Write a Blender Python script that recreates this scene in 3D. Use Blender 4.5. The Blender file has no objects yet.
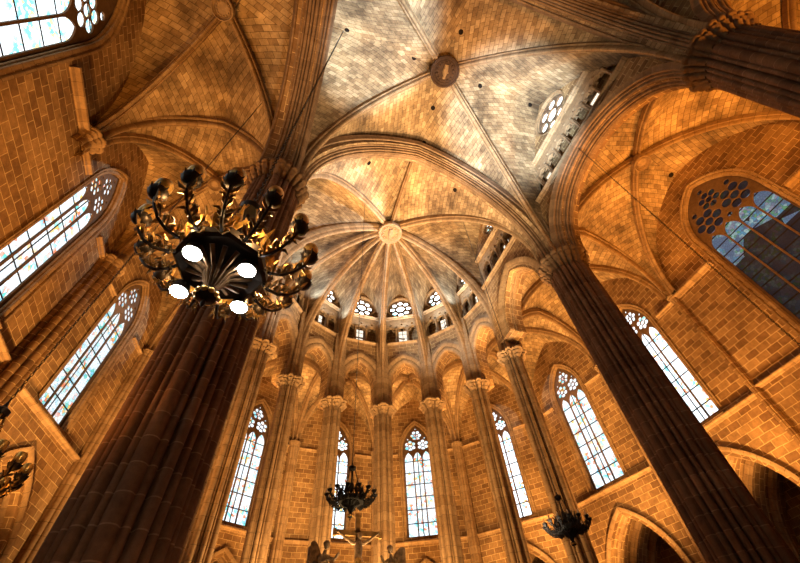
import bpy, bmesh, math, random
from math import sin, cos, pi, sqrt, radians, atan2, hypot, asin, acos
from mathutils import Vector, Matrix
random.seed(7)
SC = bpy.context.scene
COL = SC.collection

# ---------------------------------------------------------------- camera
cam_d = bpy.data.cameras.new('camera'); cam = bpy.data.objects.new('camera', cam_d); COL.objects.link(cam)
F_PX, PITCH, YAW, ROLL = 388.84, radians(51.051), radians(22.171), radians(-4.41)
fwd = Vector((sin(YAW)*cos(PITCH), cos(YAW)*cos(PITCH), sin(PITCH)))
rgt = Vector((cos(YAW), -sin(YAW), 0)); upv = rgt.cross(fwd)
r2 = rgt*cos(ROLL)+upv*sin(ROLL); u2 = -rgt*sin(ROLL)+upv*cos(ROLL)
M = Matrix((r2, u2, -fwd)).transposed().to_4x4(); M.translation = (-4.777, -7.512, 1.6)
cam.matrix_world = M
cam_d.sensor_width = 36; cam_d.lens = F_PX/800*36; cam_d.clip_end = 300; cam_d.clip_start = .05
SC.camera = cam
# ---------------------------------------------------------------- exposure, world
SC.view_settings.view_transform = 'Standard'; SC.view_settings.look = 'None'
SC.view_settings.gamma = 1; SC.view_settings.use_curve_mapping = False
SC.view_settings.exposure = -0.04
SC.cycles.diffuse_bounces = 2
w = bpy.data.worlds.new('world'); SC.world = w; w.use_nodes = True
w.node_tree.nodes['Background'].inputs[0].default_value = (1, .62, .34, 1)
w.node_tree.nodes['Background'].inputs[1].default_value = .03
# ---------------------------------------------------------------- lights
WARM = (1, .42, .07); GOLD = (1, .56, .19); CREAM = (1, .74, .44); GOLD2 = (1, .66, .30); PALE = (1, .83, .58); COOL = (.44, .66, 1)
def spot(name, loc, to, watt, color, angle=70, blend=.6, size=.25):
    l = bpy.data.lights.new(name, 'SPOT'); l.energy = watt; l.color = color; l.spot_size = radians(angle)
    l.spot_blend = blend; l.shadow_soft_size = size
    o = bpy.data.objects.new(name, l); COL.objects.link(o); o.location = loc
    o.rotation_euler = (Vector(to)-Vector(loc)).to_track_quat('-Z', 'Y').to_euler()
    return o
KW = 1000.
LIGHTS = [
 # aisles: floodlights standing on the pier capitals, wall washers on the floor
 ('capital_lamp', (8.0, -8.3, 16.0), (10.5, -3.5, 19.5), .8, WARM, 150),
 ('capital_lamp', (8.0, -.8, 16.0), (10.5, -5., 19.5), .65, WARM, 150),
 ('aisle_lamp', (7.7, -3.4, 1.2), (12.8, -2.6, 10.5), 6.5, WARM, 60),
 ('aisle_lamp', (9.0, -4.5, 1.2), (9.6, -4.5, 19), 5, WARM, 50),
 ('aisle_lamp', (9.6, -13.5, 1.2), (9.9, -13.5, 19), 24, WARM, 74),
 ('aisle_lamp', (-9.2, -2.0, 1.2), (-9.6, -1.0, 19), 8, WARM, 70),
 # ambulatory
 ('ambulatory_lamp', (9.6, 2.6, 1.2), (10.2, 2.8, 19), 18, GOLD, 78),
 ('ambulatory_lamp', (8.8, 8.2, 1.2), (9.6, 8.0, 19), 17, GOLD, 78),
 ('ambulatory_lamp', (6.3, 12.6, 1.2), (6.8, 13., 19), 10, GOLD, 78),
 ('ambulatory_lamp', (0., 14.6, 1.2), (0., 15.6, 19), 9, GOLD, 85),
 ('ambulatory_lamp', (-6.3, 12.6, 1.2), (-6.8, 13., 19), 11, GOLD, 78),
 ('ambulatory_lamp', (-9.4, 5.4, 1.2), (-10.2, 5.4, 19), 15, GOLD, 85),
 # choir
 ('choir_lamp', (-3.2, 7.2, .5), (3.4, 11.2, 12.5), 12, GOLD2, 100),
 ('choir_lamp', (3.0, 7.2, .5), (-4.2, 10.6, 13), 12, GOLD2, 100),
 ('altar_lamp', (-1.0, 1.6, 2.6), (-1.36, 6.0, 5.9), 1.1, GOLD2, 60),  # unseen spot added to brighten the crucifix
 ('choir_lamp', (2.0, 3.4, .6), (0., 4.6, 22), 56, PALE, 52),
 # nave bay
 ('nave_lamp', (0., -3.0, 1.0), (0, -2.6, 25), 20, PALE, 50),
 ('vault_lamp', (4.6, -4.5, 1.5), (-4.3, -5.2, 24), 190, COOL, 19),  # this and the next: unseen cool spots added to whiten the side webs
 ('vault_lamp', (-4.2, -3.2, 1.5), (4.3, -3.6, 24), 200, COOL, 20),
 ('ledge_lamp', (5.8, 2.9, 20.5), (-5.2, 5.0, 21.3), 14, COOL, 60),  # this and the next: added cool spots standing in for rose window daylight
 ('ledge_lamp', (-5.8, 2.9, 20.5), (5.4, 8.4, 21.2), 10, COOL, 50),
]
for kk in (-3, -2, -1, 0, 1, 2, 3):   # unseen cool spots added to whiten the web edges, one to a bay
    aa = radians(26.04*kk); LIGHTS.append(('gallery_lamp', (5.95*sin(aa), 5.761+5.95*cos(aa), 20.9), (4.2*sin(aa), 5.761+4.2*cos(aa), 23.6), .85, COOL, 150))
for n, a, b, kw, c, ang in LIGHTS: spot(n, a, b, kw*KW*.8, c, ang, size=.06 if n[:6] in ('ledge_', 'capita', 'galler') else .5)

# ---------------------------------------------------------------- materials
def mat(name):
    m = bpy.data.materials.new(name); m.use_nodes = True
    nt = m.node_tree; b = nt.nodes['Principled BSDF']; return m, nt, b
def N(nt, t, **kw):
    n = nt.nodes.new(t)
    for k, v in kw.items(): setattr(n, k, v)
    return n
def stone(name, c1, c2, mortar, bw=.58, rh=.33, ms=.012, rough=.86, stain=.5, bump=.35, noise_scale=.35):
    m, nt, b = mat(name); L = nt.links.new
    tc = N(nt, 'ShaderNodeTexCoord')
    br = N(nt, 'ShaderNodeTexBrick'); br.inputs['Scale'].default_value = 1
    br.inputs['Brick Width'].default_value = bw; br.inputs['Row Height'].default_value = rh
    br.inputs['Mortar Size'].default_value = ms; br.inputs['Mortar Smooth'].default_value = .35
    br.inputs['Color1'].default_value = (*c1, 1); br.inputs['Color2'].default_value = (*c2, 1); br.inputs['Mortar'].default_value = (*mortar, 1)
    br.offset = .5
    # slight waviness of the courses
    nw = N(nt, 'ShaderNodeTexNoise'); nw.inputs['Scale'].default_value = 1.3; nw.inputs['Detail'].default_value = 1
    L(tc.outputs['Object'], nw.inputs['Vector'])
    sub = N(nt, 'ShaderNodeVectorMath', operation='SUBTRACT'); L(nw.outputs['Color'], sub.inputs[0]); sub.inputs[1].default_value = (.5, .5, .5)
    scl = N(nt, 'ShaderNodeVectorMath', operation='SCALE'); L(sub.outputs[0], scl.inputs[0]); scl.inputs['Scale'].default_value = .05
    add = N(nt, 'ShaderNodeVectorMath', operation='ADD'); L(tc.outputs['UV'], add.inputs[0]); L(scl.outputs[0], add.inputs[1])
    L(add.outputs[0], br.inputs['Vector'])
    n1 = N(nt, 'ShaderNodeTexNoise'); n1.inputs['Scale'].default_value = noise_scale; n1.inputs['Detail'].default_value = 6; n1.inputs['Roughness'].default_value = .65
    L(tc.outputs['Object'], n1.inputs['Vector'])
    r1 = N(nt, 'ShaderNodeValToRGB'); r1.color_ramp.elements[0].position = .36; r1.color_ramp.elements[1].position = .62
    s = 1-stain; r1.color_ramp.elements[0].color = (s, s*.93, s*.86, 1); r1.color_ramp.elements[1].color = (1.0, 1.0, 1.0, 1)
    L(n1.outputs['Fac'], r1.inputs['Fac'])
    n2 = N(nt, 'ShaderNodeTexNoise'); n2.inputs['Scale'].default_value = 5; n2.inputs['Detail'].default_value = 8; n2.inputs['Roughness'].default_value = .75
    L(tc.outputs['Object'], n2.inputs['Vector'])
    r2_ = N(nt, 'ShaderNodeValToRGB'); r2_.color_ramp.elements[0].position = .3; r2_.color_ramp.elements[1].position = .7
    r2_.color_ramp.elements[0].color = (.62, .6, .57, 1); r2_.color_ramp.elements[1].color = (1.15, 1.13, 1.1, 1)
    L(n2.outputs['Fac'], r2_.inputs['Fac'])
    m1 = N(nt, 'ShaderNodeMix', data_type='RGBA', blend_type='MULTIPLY'); m1.inputs[0].default_value = 1
    L(br.outputs['Color'], m1.inputs[6]); L(r1.outputs['Color'], m1.inputs[7])
    m2 = N(nt, 'ShaderNodeMix', data_type='RGBA', blend_type='MULTIPLY'); m2.inputs[0].default_value = 1
    L(m1.outputs[2], m2.inputs[6]); L(r2_.outputs['Color'], m2.inputs[7])
    L(m2.outputs[2], b.inputs['Base Color'])
    b.inputs['Roughness'].default_value = rough; b.inputs['Specular IOR Level'].default_value = .25
    ma = N(nt, 'ShaderNodeMath', operation='MULTIPLY_ADD'); L(br.outputs['Fac'], ma.inputs[0]); ma.inputs[1].default_value = -.7
    L(n2.outputs['Fac'], ma.inputs[2])
    bp = N(nt, 'ShaderNodeBump'); bp.inputs['Strength'].default_value = bump; bp.inputs['Distance'].default_value = .05
    L(ma.outputs[0], bp.inputs['Height']); L(bp.outputs['Normal'], b.inputs['Normal'])
    return m
MT = {}
MT['wall'] = stone('wall_stone', (.24, .115, .04), (.45, .245, .09), (.74, .48, .20), .50, .29, .013)
MT['vault'] = stone('vault_stone', (.30, .17, .07), (.55, .35, .165), (.17, .09, .035), .44, .24, .013, stain=.7, noise_scale=.55)
MT['rib'] = stone('rib_stone', (.32, .18, .075), (.43, .26, .12), (.14, .075, .03), 30, .42, .008, stain=.3, bump=.25)
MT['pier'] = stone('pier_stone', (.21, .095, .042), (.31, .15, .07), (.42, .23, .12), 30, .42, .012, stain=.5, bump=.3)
MT['carved'] = stone('carved_stone', (.34, .20, .09), (.40, .24, .11), (.34, .2, .09), 3, 3, .001, stain=.3, bump=.8)
MT['brown_carved'] = stone('brown_carved_stone', (.26, .14, .06), (.32, .18, .08), (.26, .14, .06), 3, 3, .001, stain=.4, bump=.8)  # browner than the choir's carved stone, for the pier capitals
MT['arch'] = stone('shaded_arch_stone', (.23, .125, .055), (.33, .19, .09), (.36, .22, .11), 30, .40, .009, stain=.4, bump=.3)  # darker brown puts the shade of the unlit arches into the stone
MT['dark_carved'] = stone('dark_carved_stone', (.085, .04, .018), (.1, .05, .022), (.085, .04, .018), 3, 3, .001, stain=.5, bump=.6)
MT['tracery'] = stone('tracery_stone', (.15, .085, .04), (.18, .10, .05), (.15, .085, .04), 3, 3, .001, stain=.3)  # darkened so the bars look backlit; that shade is in the colour
MT['floor'] = stone('floor_stone', (.30, .24, .19), (.38, .31, .25), (.2, .16, .12), .8, .8, .008)
def simple(name, col, rough=.5, metal=0., emit=None, es=0, noise=0):
    m, nt, b = mat(name)
    b.inputs['Base Color'].default_value = (*col, 1); b.inputs['Roughness'].default_value = rough; b.inputs['Metallic'].default_value = metal
    if emit: b.inputs['Emission Color'].default_value = (*emit, 1); b.inputs['Emission Strength'].default_value = es
    if noise:
        tc = N(nt, 'ShaderNodeTexCoord'); n = N(nt, 'ShaderNodeTexNoise'); n.inputs['Scale'].default_value = noise; n.inputs['Detail'].default_value = 5
        r = N(nt, 'ShaderNodeValToRGB'); r.color_ramp.elements[0].color = (*[c*.45 for c in col], 1); r.color_ramp.elements[1].color = (*[min(1, c*1.35) for c in col], 1)
        r.color_ramp.elements[0].position = .35; r.color_ramp.elements[1].position = .68
        nt.links.new(tc.outputs['Object'], n.inputs['Vector']); nt.links.new(n.outputs['Fac'], r.inputs['Fac']); nt.links.new(r.outputs['Color'], b.inputs['Base Color'])
    return m
MT['iron'] = simple('black_iron', (.035, .022, .014), .45, .6, noise=9)
MT['gilt'] = simple('gilt_metal', (.75, .42, .10), .35, .85, noise=14)
MT['black'] = simple('blackened_iron', (.010, .006, .004), .8, 0)
MT['aged'] = simple('aged_gilt', (.30, .16, .05), .42, .75, noise=11)
MT['bronze'] = simple('bronze', (.20, .11, .05), .4, .7, noise=9)
MT['candle'] = simple('candle_wax', (.85, .74, .52), .6)
MT['lampglass'] = simple('lit_lamp', (1, 1, 1), .3, 0, (1, .97, .9), 60)
MT['cable'] = simple('dark_cable', (.02, .015, .012), .6)
MT['wood'] = simple('gilded_wood', (.26, .13, .035), .5, .1, noise=4)
MT['robe'] = simple('weathered_gilt_figure', (.22, .13, .06), .5, .2, noise=9)
MT['lead'] = simple('window_lead', (.015, .010, .007), .95)  # flat black standing for the shade inside the vault holes
MT['lead'].node_tree.nodes['Principled BSDF'].inputs['Specular IOR Level'].default_value = 0
def glass(name, strength, cols, dens=1.0, white=.55, seed=0, lead_w=.03, pw=.5, ph=.78, fade=None):
    """lead-framed stained glass, daylight glowing through; coloured pieces vary from cell to cell"""
    m, nt, b = mat(name); L = nt.links.new
    tc = N(nt, 'ShaderNodeTexCoord')
    mp = N(nt, 'ShaderNodeMapping'); mp.inputs['Location'].default_value = (seed*7.3, seed*3.1, 0); L(tc.outputs['UV'], mp.inputs['Vector'])
    vo = N(nt, 'ShaderNodeTexVoronoi', voronoi_dimensions='2D', feature='F1'); vo.inputs['Scale'].default_value = 7*dens; L(mp.outputs[0], vo.inputs['Vector'])
    sep = N(nt, 'ShaderNodeSeparateColor'); L(vo.outputs['Color'], sep.inputs[0])
    cr = N(nt, 'ShaderNodeValToRGB'); cr.color_ramp.interpolation = 'CONSTANT'
    el = cr.color_ramp.elements; el[0].position = 0; el[0].color = (*cols[0], 1)
    while len(el) < len(cols): el.new(.5)
    step = (1-white)/(len(cols)-1)
    for i, c in enumerate(cols): el[i].position = 0 if i == 0 else white+step*(i-1); el[i].color = (*c, 1)
    L(sep.outputs[0], cr.inputs['Fac'])
    # large patches where the colour is strong
    nz = N(nt, 'ShaderNodeTexNoise'); nz.inputs['Scale'].default_value = 1.4; nz.inputs['Detail'].default_value = 2; L(mp.outputs[0], nz.inputs['Vector'])
    rz = N(nt, 'ShaderNodeValToRGB'); rz.color_ramp.elements[0].position = .42; rz.color_ramp.elements[1].position = .6; L(nz.outputs['Fac'], rz.inputs['Fac'])
    mx = N(nt, 'ShaderNodeMix', data_type='RGBA'); mx.inputs[6].default_value = (*cols[0], 1); L(rz.outputs['Color'], mx.inputs[0]); L(cr.outputs['Color'], mx.inputs[7])
    ve = N(nt, 'ShaderNodeTexVoronoi', voronoi_dimensions='2D', feature='DISTANCE_TO_EDGE'); ve.inputs['Scale'].default_value = 7*dens; L(mp.outputs[0], ve.inputs['Vector'])
    g1 = N(nt, 'ShaderNodeMath', operation='GREATER_THAN'); L(ve.outputs['Distance'], g1.inputs[0]); g1.inputs[1].default_value = .05
    br = N(nt, 'ShaderNodeTexBrick'); br.offset = 0; br.inputs['Scale'].default_value = 1
    br.inputs['Brick Width'].default_value = 20; br.inputs['Row Height'].default_value = ph; br.inputs['Mortar Size'].default_value = lead_w; br.inputs['Mortar Smooth'].default_value = 0
    L(tc.outputs['UV'], br.inputs['Vector'])
    inv = N(nt, 'ShaderNodeMath', operation='SUBTRACT'); inv.inputs[0].default_value = 1; L(br.outputs['Fac'], inv.inputs[1])
    mul = N(nt, 'ShaderNodeMath', operation='MULTIPLY'); L(inv.outputs[0], mul.inputs[0])
    sof = N(nt, 'ShaderNodeMath', operation='MULTIPLY_ADD'); L(g1.outputs[0], sof.inputs[0]); sof.inputs[1].default_value = .55; sof.inputs[2].default_value = .45
    L(sof.outputs[0], mul.inputs[1])
    last = mul
    if fade is not None:   # pieces of darker glass in the lower lights
        sx = N(nt, 'ShaderNodeSeparateXYZ'); L(tc.outputs['UV'], sx.inputs[0])
        v2 = N(nt, 'ShaderNodeTexVoronoi', voronoi_dimensions='2D'); v2.inputs['Scale'].default_value = 1.1; L(mp.outputs[0], v2.inputs['Vector'])
        s2 = N(nt, 'ShaderNodeSeparateColor'); L(v2.outputs['Color'], s2.inputs[0])
        a1 = N(nt, 'ShaderNodeMath', operation='MULTIPLY_ADD'); L(s2.outputs[1], a1.inputs[0]); a1.inputs[1].default_value = 2.2; L(sx.outputs['Y'], a1.inputs[2])
        g2a = N(nt, 'ShaderNodeMath', operation='GREATER_THAN'); L(a1.outputs[0], g2a.inputs[0]); g2a.inputs[1].default_value = fade
        g2b = N(nt, 'ShaderNodeMath', operation='LESS_THAN'); L(sx.outputs['Y'], g2b.inputs[0]); g2b.inputs[1].default_value = 16.75
        g2 = N(nt, 'ShaderNodeMath', operation='MULTIPLY'); L(g2a.outputs[0], g2.inputs[0]); L(g2b.outputs[0], g2.inputs[1])
        a2 = N(nt, 'ShaderNodeMath', operation='MULTIPLY_ADD'); L(g2.outputs[0], a2.inputs[0]); a2.inputs[1].default_value = .93; a2.inputs[2].default_value = .07
        m3 = N(nt, 'ShaderNodeMath', operation='MULTIPLY'); L(a2.outputs[0], m3.inputs[0]); L(mul.outputs[0], m3.inputs[1]); last = m3
    st = N(nt, 'ShaderNodeMath', operation='MULTIPLY'); L(last.outputs[0], st.inputs[0]); st.inputs[1].default_value = strength
    b.inputs['Base Color'].default_value = (.02, .015, .012, 1); b.inputs['Roughness'].default_value = .5; b.inputs['Specular IOR Level'].default_value = .1
    L(mx.outputs[2], b.inputs['Emission Color']); L(st.outputs[0], b.inputs['Emission Strength'])
    return m
WHITE = (.86, .95, 1.0)
BC = [WHITE, (.25, .62, .80), (.9, .55, .15), (.15, .65, .60), (.8, .25, .12), (.75, .85, .95)]
GL = {
 'bright': glass('bright_stained_glass', 1.6, BC, 1, .35, 1),
 'bright2': glass('pale_stained_glass', 2.4, BC, 1.2, .55, 2),
 'colour': glass('coloured_stained_glass', 1.25, BC, 1.1, .22, 3),
 'teal': glass('teal_patterned_glass', 2.2, [WHITE, (.2, .75, .75), (.85, .95, .9), (.2, .6, .75), (.9, .7, .3)], 1.6, .3, 4),
 'dark': glass('dim_stained_glass', .85, [(.10, .16, .26), (.10, .30, .45), (.35, .55, .55), (.12, .35, .16), (.30, .30, .38)], 1.3, .1, 5, fade=16.0, ph=.55),
 'rose': glass('rose_stained_glass', 9.0, [WHITE, (.3, .65, .7), (.8, .85, .8), (.2, .5, .5)], 1.6, .5, 6, lead_w=.001, ph=50),
 'panel': glass('gallery_window_glass', 1.5, [(1, .88, .70), (.9, .8, .65), (1, .93, .8)], 1.2, .4, 7, lead_w=.02, ph=.4),
 'panel_dim': glass('dim_gallery_glass', .18, [(.9, .7, .5), (.5, .45, .4), (.9, .8, .7)], 1.6, .4, 8, lead_w=.02, ph=.4),
}
# ---------------------------------------------------------------- mesh helpers
def tagp(o, label=None, cat=None, group=None, kind=None):
    if label: o['label'] = label
    if cat: o['category'] = cat
    if group: o['group'] = group
    if kind: o['kind'] = kind
    return o
def empty(name, loc=(0, 0, 0), **kw):
    o = bpy.data.objects.new(name, None); COL.objects.link(o); o.location = loc; return tagp(o, **kw)
class MB:
    """collects verts / faces / uvs, world coordinates"""
    def __init__(s): s.v = []; s.f = []; s.uv = []
    def grid(s, rows, uvs=None, closed=False, flip=False):
        """rows: list of lists of points (same length)."""
        b = len(s.v); n = len(rows); m = len(rows[0])
        for r in rows: s.v.extend([tuple(p) for p in r])
        if uvs is None:
            uvs = []; 
            us = [[0]*m for _ in range(n)]; vs = [[0]*m for _ in range(n)]
            for i in range(n):
                for j in range(m):
                    if j: us[i][j] = us[i][j-1]+(Vector(rows[i][j])-Vector(rows[i][j-1])).length
                    if i: vs[i][j] = vs[i-1][j]+(Vector(rows[i][j])-Vector(rows[i-1][j])).length
            uvs = [[(us[i][j], vs[i][j]) for j in range(m)] for i in range(n)]
        for i in range(n-1):
            for j in range(m-1 if not closed else m):
                k = (j+1) % m
                q = [(i, j), (i, k), (i+1, k), (i+1, j)]
                if flip: q = q[::-1]
                s.f.append([b+a*m+c for a, c in q])
                uu = []
                for a, c in q:
                    u = uvs[a][c]
                    if closed and k == 0 and c == 0: u = (uvs[a][m-1][0]+(Vector(rows[a][0])-Vector(rows[a][m-1])).length, u[1])
                    uu.append(u)
                s.uv.append(uu)
        return s
    def poly(s, pts, uvs=None):
        b = len(s.v); s.v.extend([tuple(p) for p in pts]); s.f.append(list(range(b, b+len(pts)))); s.uv.append(uvs or [(p[0], p[2]) for p in pts]); return s
    def box(s, c, h, R=None):
        P = [Vector((x*h[0], y*h[1], z*h[2])) for x in (-1, 1) for y in (-1, 1) for z in (-1, 1)]
        if R is not None: P = [R @ p for p in P]
        P = [p+Vector(c) for p in P]
        for q in ((0, 1, 3, 2), (4, 6, 7, 5), (0, 4, 5, 1), (2, 3, 7, 6), (0, 2, 6, 4), (1, 5, 7, 3)):
            a = (P[q[1]]-P[q[0]]).length; bb = (P[q[2]]-P[q[1]]).length
            s.poly([P[i] for i in q], [(0, 0), (a, 0), (a, bb), (0, bb)])
        return s
    def lathe(s, prof, c=(0, 0, 0), n=16, cap=True):
        rows = []
        for r, z in prof: rows.append([(c[0]+r*cos(2*pi*k/n), c[1]+r*sin(2*pi*k/n), c[2]+z) for k in range(n)])
        s.grid(rows, closed=True)
        if cap:
            if prof[0][0] > 1e-4: s.poly(rows[0][::-1])
            if prof[-1][0] > 1e-4: s.poly(rows[-1])
        return s
    def tube(s, pts, r, n=8, cap=True):
        pts = [Vector(p) for p in pts]; rs = r if isinstance(r, (list, tuple)) else [r]*len(pts)
        rows = []; prev = None
        for i, p in enumerate(pts):
            t = (pts[min(i+1, len(pts)-1)]-pts[max(i-1, 0)]).normalized()
            if prev is None:
                a = Vector((0, 0, 1)) if abs(t.z) < .9 else Vector((1, 0, 0)); x = t.cross(a).normalized()
            else: x = (prev-t*prev.dot(t)).normalized()
            prev = x; y = t.cross(x)
            rows.append([p+(x*cos(2*pi*k/n)+y*sin(2*pi*k/n))*rs[i] for k in range(n)])
        s.grid(rows, closed=True)
        if cap: s.poly(rows[0][::-1]); s.poly(rows[-1])
        return s
    def sphere(s, c, r, n=10, sz=None):
        sz = sz or r; return s.lathe([(max(r*sin(pi*i/n), .0002), -sz*cos(pi*i/n)) for i in range(n+1)], c, max(8, n), cap=False)
    def build(s, name, m, parent=None, smooth=False, loc=None, weld=False):
        me = bpy.data.meshes.new(name); me.from_pydata(s.v, [], s.f)
        uv = me.uv_layers.new(name='UVMap'); flat = [c for f in s.uv for u in f for c in u]
        uv.data.foreach_set('uv', flat)
        if weld:
            bm = bmesh.new(); bm.from_mesh(me); bmesh.ops.remove_doubles(bm, verts=bm.verts, dist=1e-4); bm.to_mesh(me); bm.free()
        me.materials.append(m)
        if smooth:
            me.polygons.foreach_set('use_smooth', [True]*len(me.polygons))
            if smooth != 'all':
                try: me.set_sharp_from_angle(angle=radians(40))
                except Exception: pass
        me.update()
        o = bpy.data.objects.new(name, me); COL.objects.link(o)
        if parent is not None: 
            o.parent = parent; o.matrix_parent_inverse = Matrix.Translation(-Vector(parent.location)) if parent.type == 'EMPTY' and parent.rotation_euler[2] == 0 else Matrix()
        return o

def plate(name, frame, outer, holes, t, m, parent=None, d0=0., bevel=0.):
    """flat stone plate with holes. frame=(O,T,Nv): world = O + s*T + z*Z + depth*Nv ; depth d0..d0+t"""
    cu = bpy.data.curves.new('c', 'CURVE'); cu.dimensions = '2D'; cu.fill_mode = 'BOTH'; cu.extrude = max(t/2-bevel, .0001)
    cu.bevel_depth = bevel; cu.bevel_resolution = 0; cu.resolution_u = 1
    if bevel: cu.offset = -bevel
    for loop in [outer]+holes:
        sp = cu.splines.new('POLY'); sp.points.add(len(loop)-1); sp.use_cyclic_u = True
        for i, p in enumerate(loop): sp.points[i].co = (p[0], p[1], 0, 1)
    ob = bpy.data.objects.new('c', cu); COL.objects.link(ob)
    dg = bpy.context.evaluated_depsgraph_get(); me = bpy.data.meshes.new_from_object(ob.evaluated_get(dg))
    bpy.data.objects.remove(ob); bpy.data.curves.remove(cu)
    O, T, Nv = (Vector(a) for a in frame)
    while me.uv_layers: me.uv_layers.remove(me.uv_layers[0])
    uv = me.uv_layers.new(name='UVMap')
    V = [v.co.copy() for v in me.vertices]
    for p in me.polygons:
        n = p.normal
        for li in p.loop_indices:
            c = V[me.loops[li].vertex_index]
            if abs(n.z) > .5: uv.data[li].uv = (c.x, c.y)
            elif abs(n.x) > abs(n.y): uv.data[li].uv = (c.z, c.y)
            else: uv.data[li].uv = (c.x, c.z)
    for v in me.vertices:
        c = V[v.index]; v.co = O+T*c.x+Vector((0, 0, 1))*c.y+Nv*(d0+t/2+c.z)
    me.materials.clear(); me.materials.append(m); me.name = name
    o = bpy.data.objects.new(name, me); COL.objects.link(o)
    if parent is not None: o.parent = parent; o.matrix_parent_inverse = Matrix.Translation(-Vector(parent.location))
    return o
def parc(half, h, n=10):
    """points of a pointed (or elliptic when low) arch from (-half,0) over (0,h) to (half,0)"""
    L = []
    if h >= half*1.02:
        r = (half*half+h*h)/(2*half); cx = r-half; amax = atan2(h, -(-cx)) if False else acos(max(-1, min(1, cx/r)))
        for i in range(n+1):
            a = amax*i/n; L.append((-(r*cos(a)-cx), r*sin(a)))
    else:
        for i in range(n+1):
            a = pi/2*i/n; L.append((-half*cos(a), h*sin(a)))
    L[-1] = (0, h)
    return L+[(-x, z) for x, z in L[-2::-1]]
def archloop(c, half, z0, zs, za, n=8):
    L = [(c-half, z0), (c-half, zs)] if zs > z0+1e-4 else [(c-half, z0)]
    pa = [(c+x, zs+z) for x, z in parc(half, za-zs, n)]
    L += pa[1:-1]
    L += [(c+half, zs), (c+half, z0)] if zs > z0+1e-4 else [(c+half, z0)]
    return L
def circ(cx, cz, r, n=14, ph=0): return [(cx+r*cos(2*pi*k/n+ph), cz+r*sin(2*pi*k/n+ph)) for k in range(n)]
def flower(cx, cz, R, k=6, ph=0.):
    rp = R*.99*sin(pi/k)/(1+sin(pi/k)); d = R*.99-rp
    H = [circ(cx, cz, R*.30, 12)]
    for i in range(k): H.append(circ(cx+d*cos(2*pi*i/k+ph), cz+d*sin(2*pi*i/k+ph), rp*.97, 12))
    return H
def rect(a, b, c, d): return [(a, c), (b, c), (b, d), (a, d)]
# profiles (lateral u, depth v; v grows towards the opening)
def roll_profile(w, d, rolls, n=5):
    """stepped moulding: list of (u_centre, v_base, radius) half-rounds joined, symmetrical, w wide, d deep"""
    P = [(-w/2, -.12), (-w/2, 0)]
    for (u, v, r) in rolls:
        P.append((u-r*1.05, v-r*.55))
        for i in range(n+1):
            a = pi*(1-i/n); P.append((u+r*cos(a), v+r*sin(a)*1.0))
        P.append((u+r*1.05, v-r*.55))
    P += [(w/2, 0), (w/2, -.12)]
    return P
RIB_P = [(-.20, -.45), (-.20, -.14), (-.16, -.10), (-.115, -.14), (-.10, -.05), (-.075, .04), (-.035, .085), (0, .10), (.035, .085), (.075, .04), (.10, -.05), (.115, -.14), (.16, -.10), (.20, -.14), (.20, -.45)]
RIB_L = [(u*.92, v*1.0) for u, v in RIB_P]; RIB_S = [(u*.68, v*.8) for u, v in RIB_P]
def sweep_path(mb, pts, lat, prof, normals=None):
    """pts world path; lat: lateral unit vector const; depth dir = in-plane normal pointing toward the hollow side"""
    pts = [Vector(p) for p in pts]; lat = Vector(lat).normalized(); rows = []
    n = len(pts)
    for i in range(n):
        if i == 0: t = (pts[1]-pts[0]).normalized(); sc = 1
        elif i == n-1: t = (pts[-1]-pts[-2]).normalized(); sc = 1
        else:
            a = (pts[i]-pts[i-1]).normalized(); b = (pts[i+1]-pts[i]).normalized(); t = (a+b).normalized(); sc = 1/max(.5, a.dot(t))
        nn = lat.cross(t).normalized()
        rows.append([pts[i]+lat*u+nn*v*sc for u, v in prof])
    # uv: v = distance along path
    L = [0]
    for i in range(1, n): L.append(L[-1]+(pts[i]-pts[i-1]).length)
    us = [0]
    for j in range(1, len(prof)): us.append(us[-1]+hypot(prof[j][0]-prof[j-1][0], prof[j][1]-prof[j-1][1]))
    mb.grid(rows, [[(us[j], L[i]) for j in range(len(prof))] for i in range(n)])
    return mb
# curves of ribs: d measured from apex (0) to springer (a)
def rise(a, h, n=16):
    """list of (d, dz) from springer d=a,dz=0 to d=0,dz=h"""
    if h >= a*1.001:
        r = (a*a+h*h)/(2*a); c = r-a; am = acos(max(-1, min(1, c/r)))
        return [(r*cos(am*i/n)-c, r*sin(am*i/n)) for i in range(n+1)]
    return [(a*cos(pi/2*i/n), h*sin(pi/2*i/n)) for i in range(n+1)]
def rib_pts(A, B, zs, zb, stilt_from=None, n=16, dz=0., inset=0.):
    """A springer xy, B apex xy, spring z, apex z"""
    A = Vector(A); B = Vector(B); D = (A-B); L = D.length; D /= L; a = L-inset
    P = [(B.x+D.x*d, B.y+D.y*d, zs+z+dz) for d, z in rise(a, zb-zs, n)]
    if stilt_from is not None and stilt_from < zs-.01:
        k = 3; P = [(P[0][0], P[0][1], stilt_from+(zs-stilt_from)*i/k+dz) for i in range(k)]+P
    return P
def half_web(mb, D, A, bulge=.25, nu=7):
    rows = []
    n = len(D)
    for i in range(n):
        d = Vector(D[i]); a = Vector(A[i]); w_ = (d-a).length
        rows.append([d.lerp(a, j/nu)+Vector((0, 0, min(bulge, .09*w_)*4*(j/nu)*(1-j/nu))) for j in range(nu+1)])
    mb.grid(rows); return mb
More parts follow.
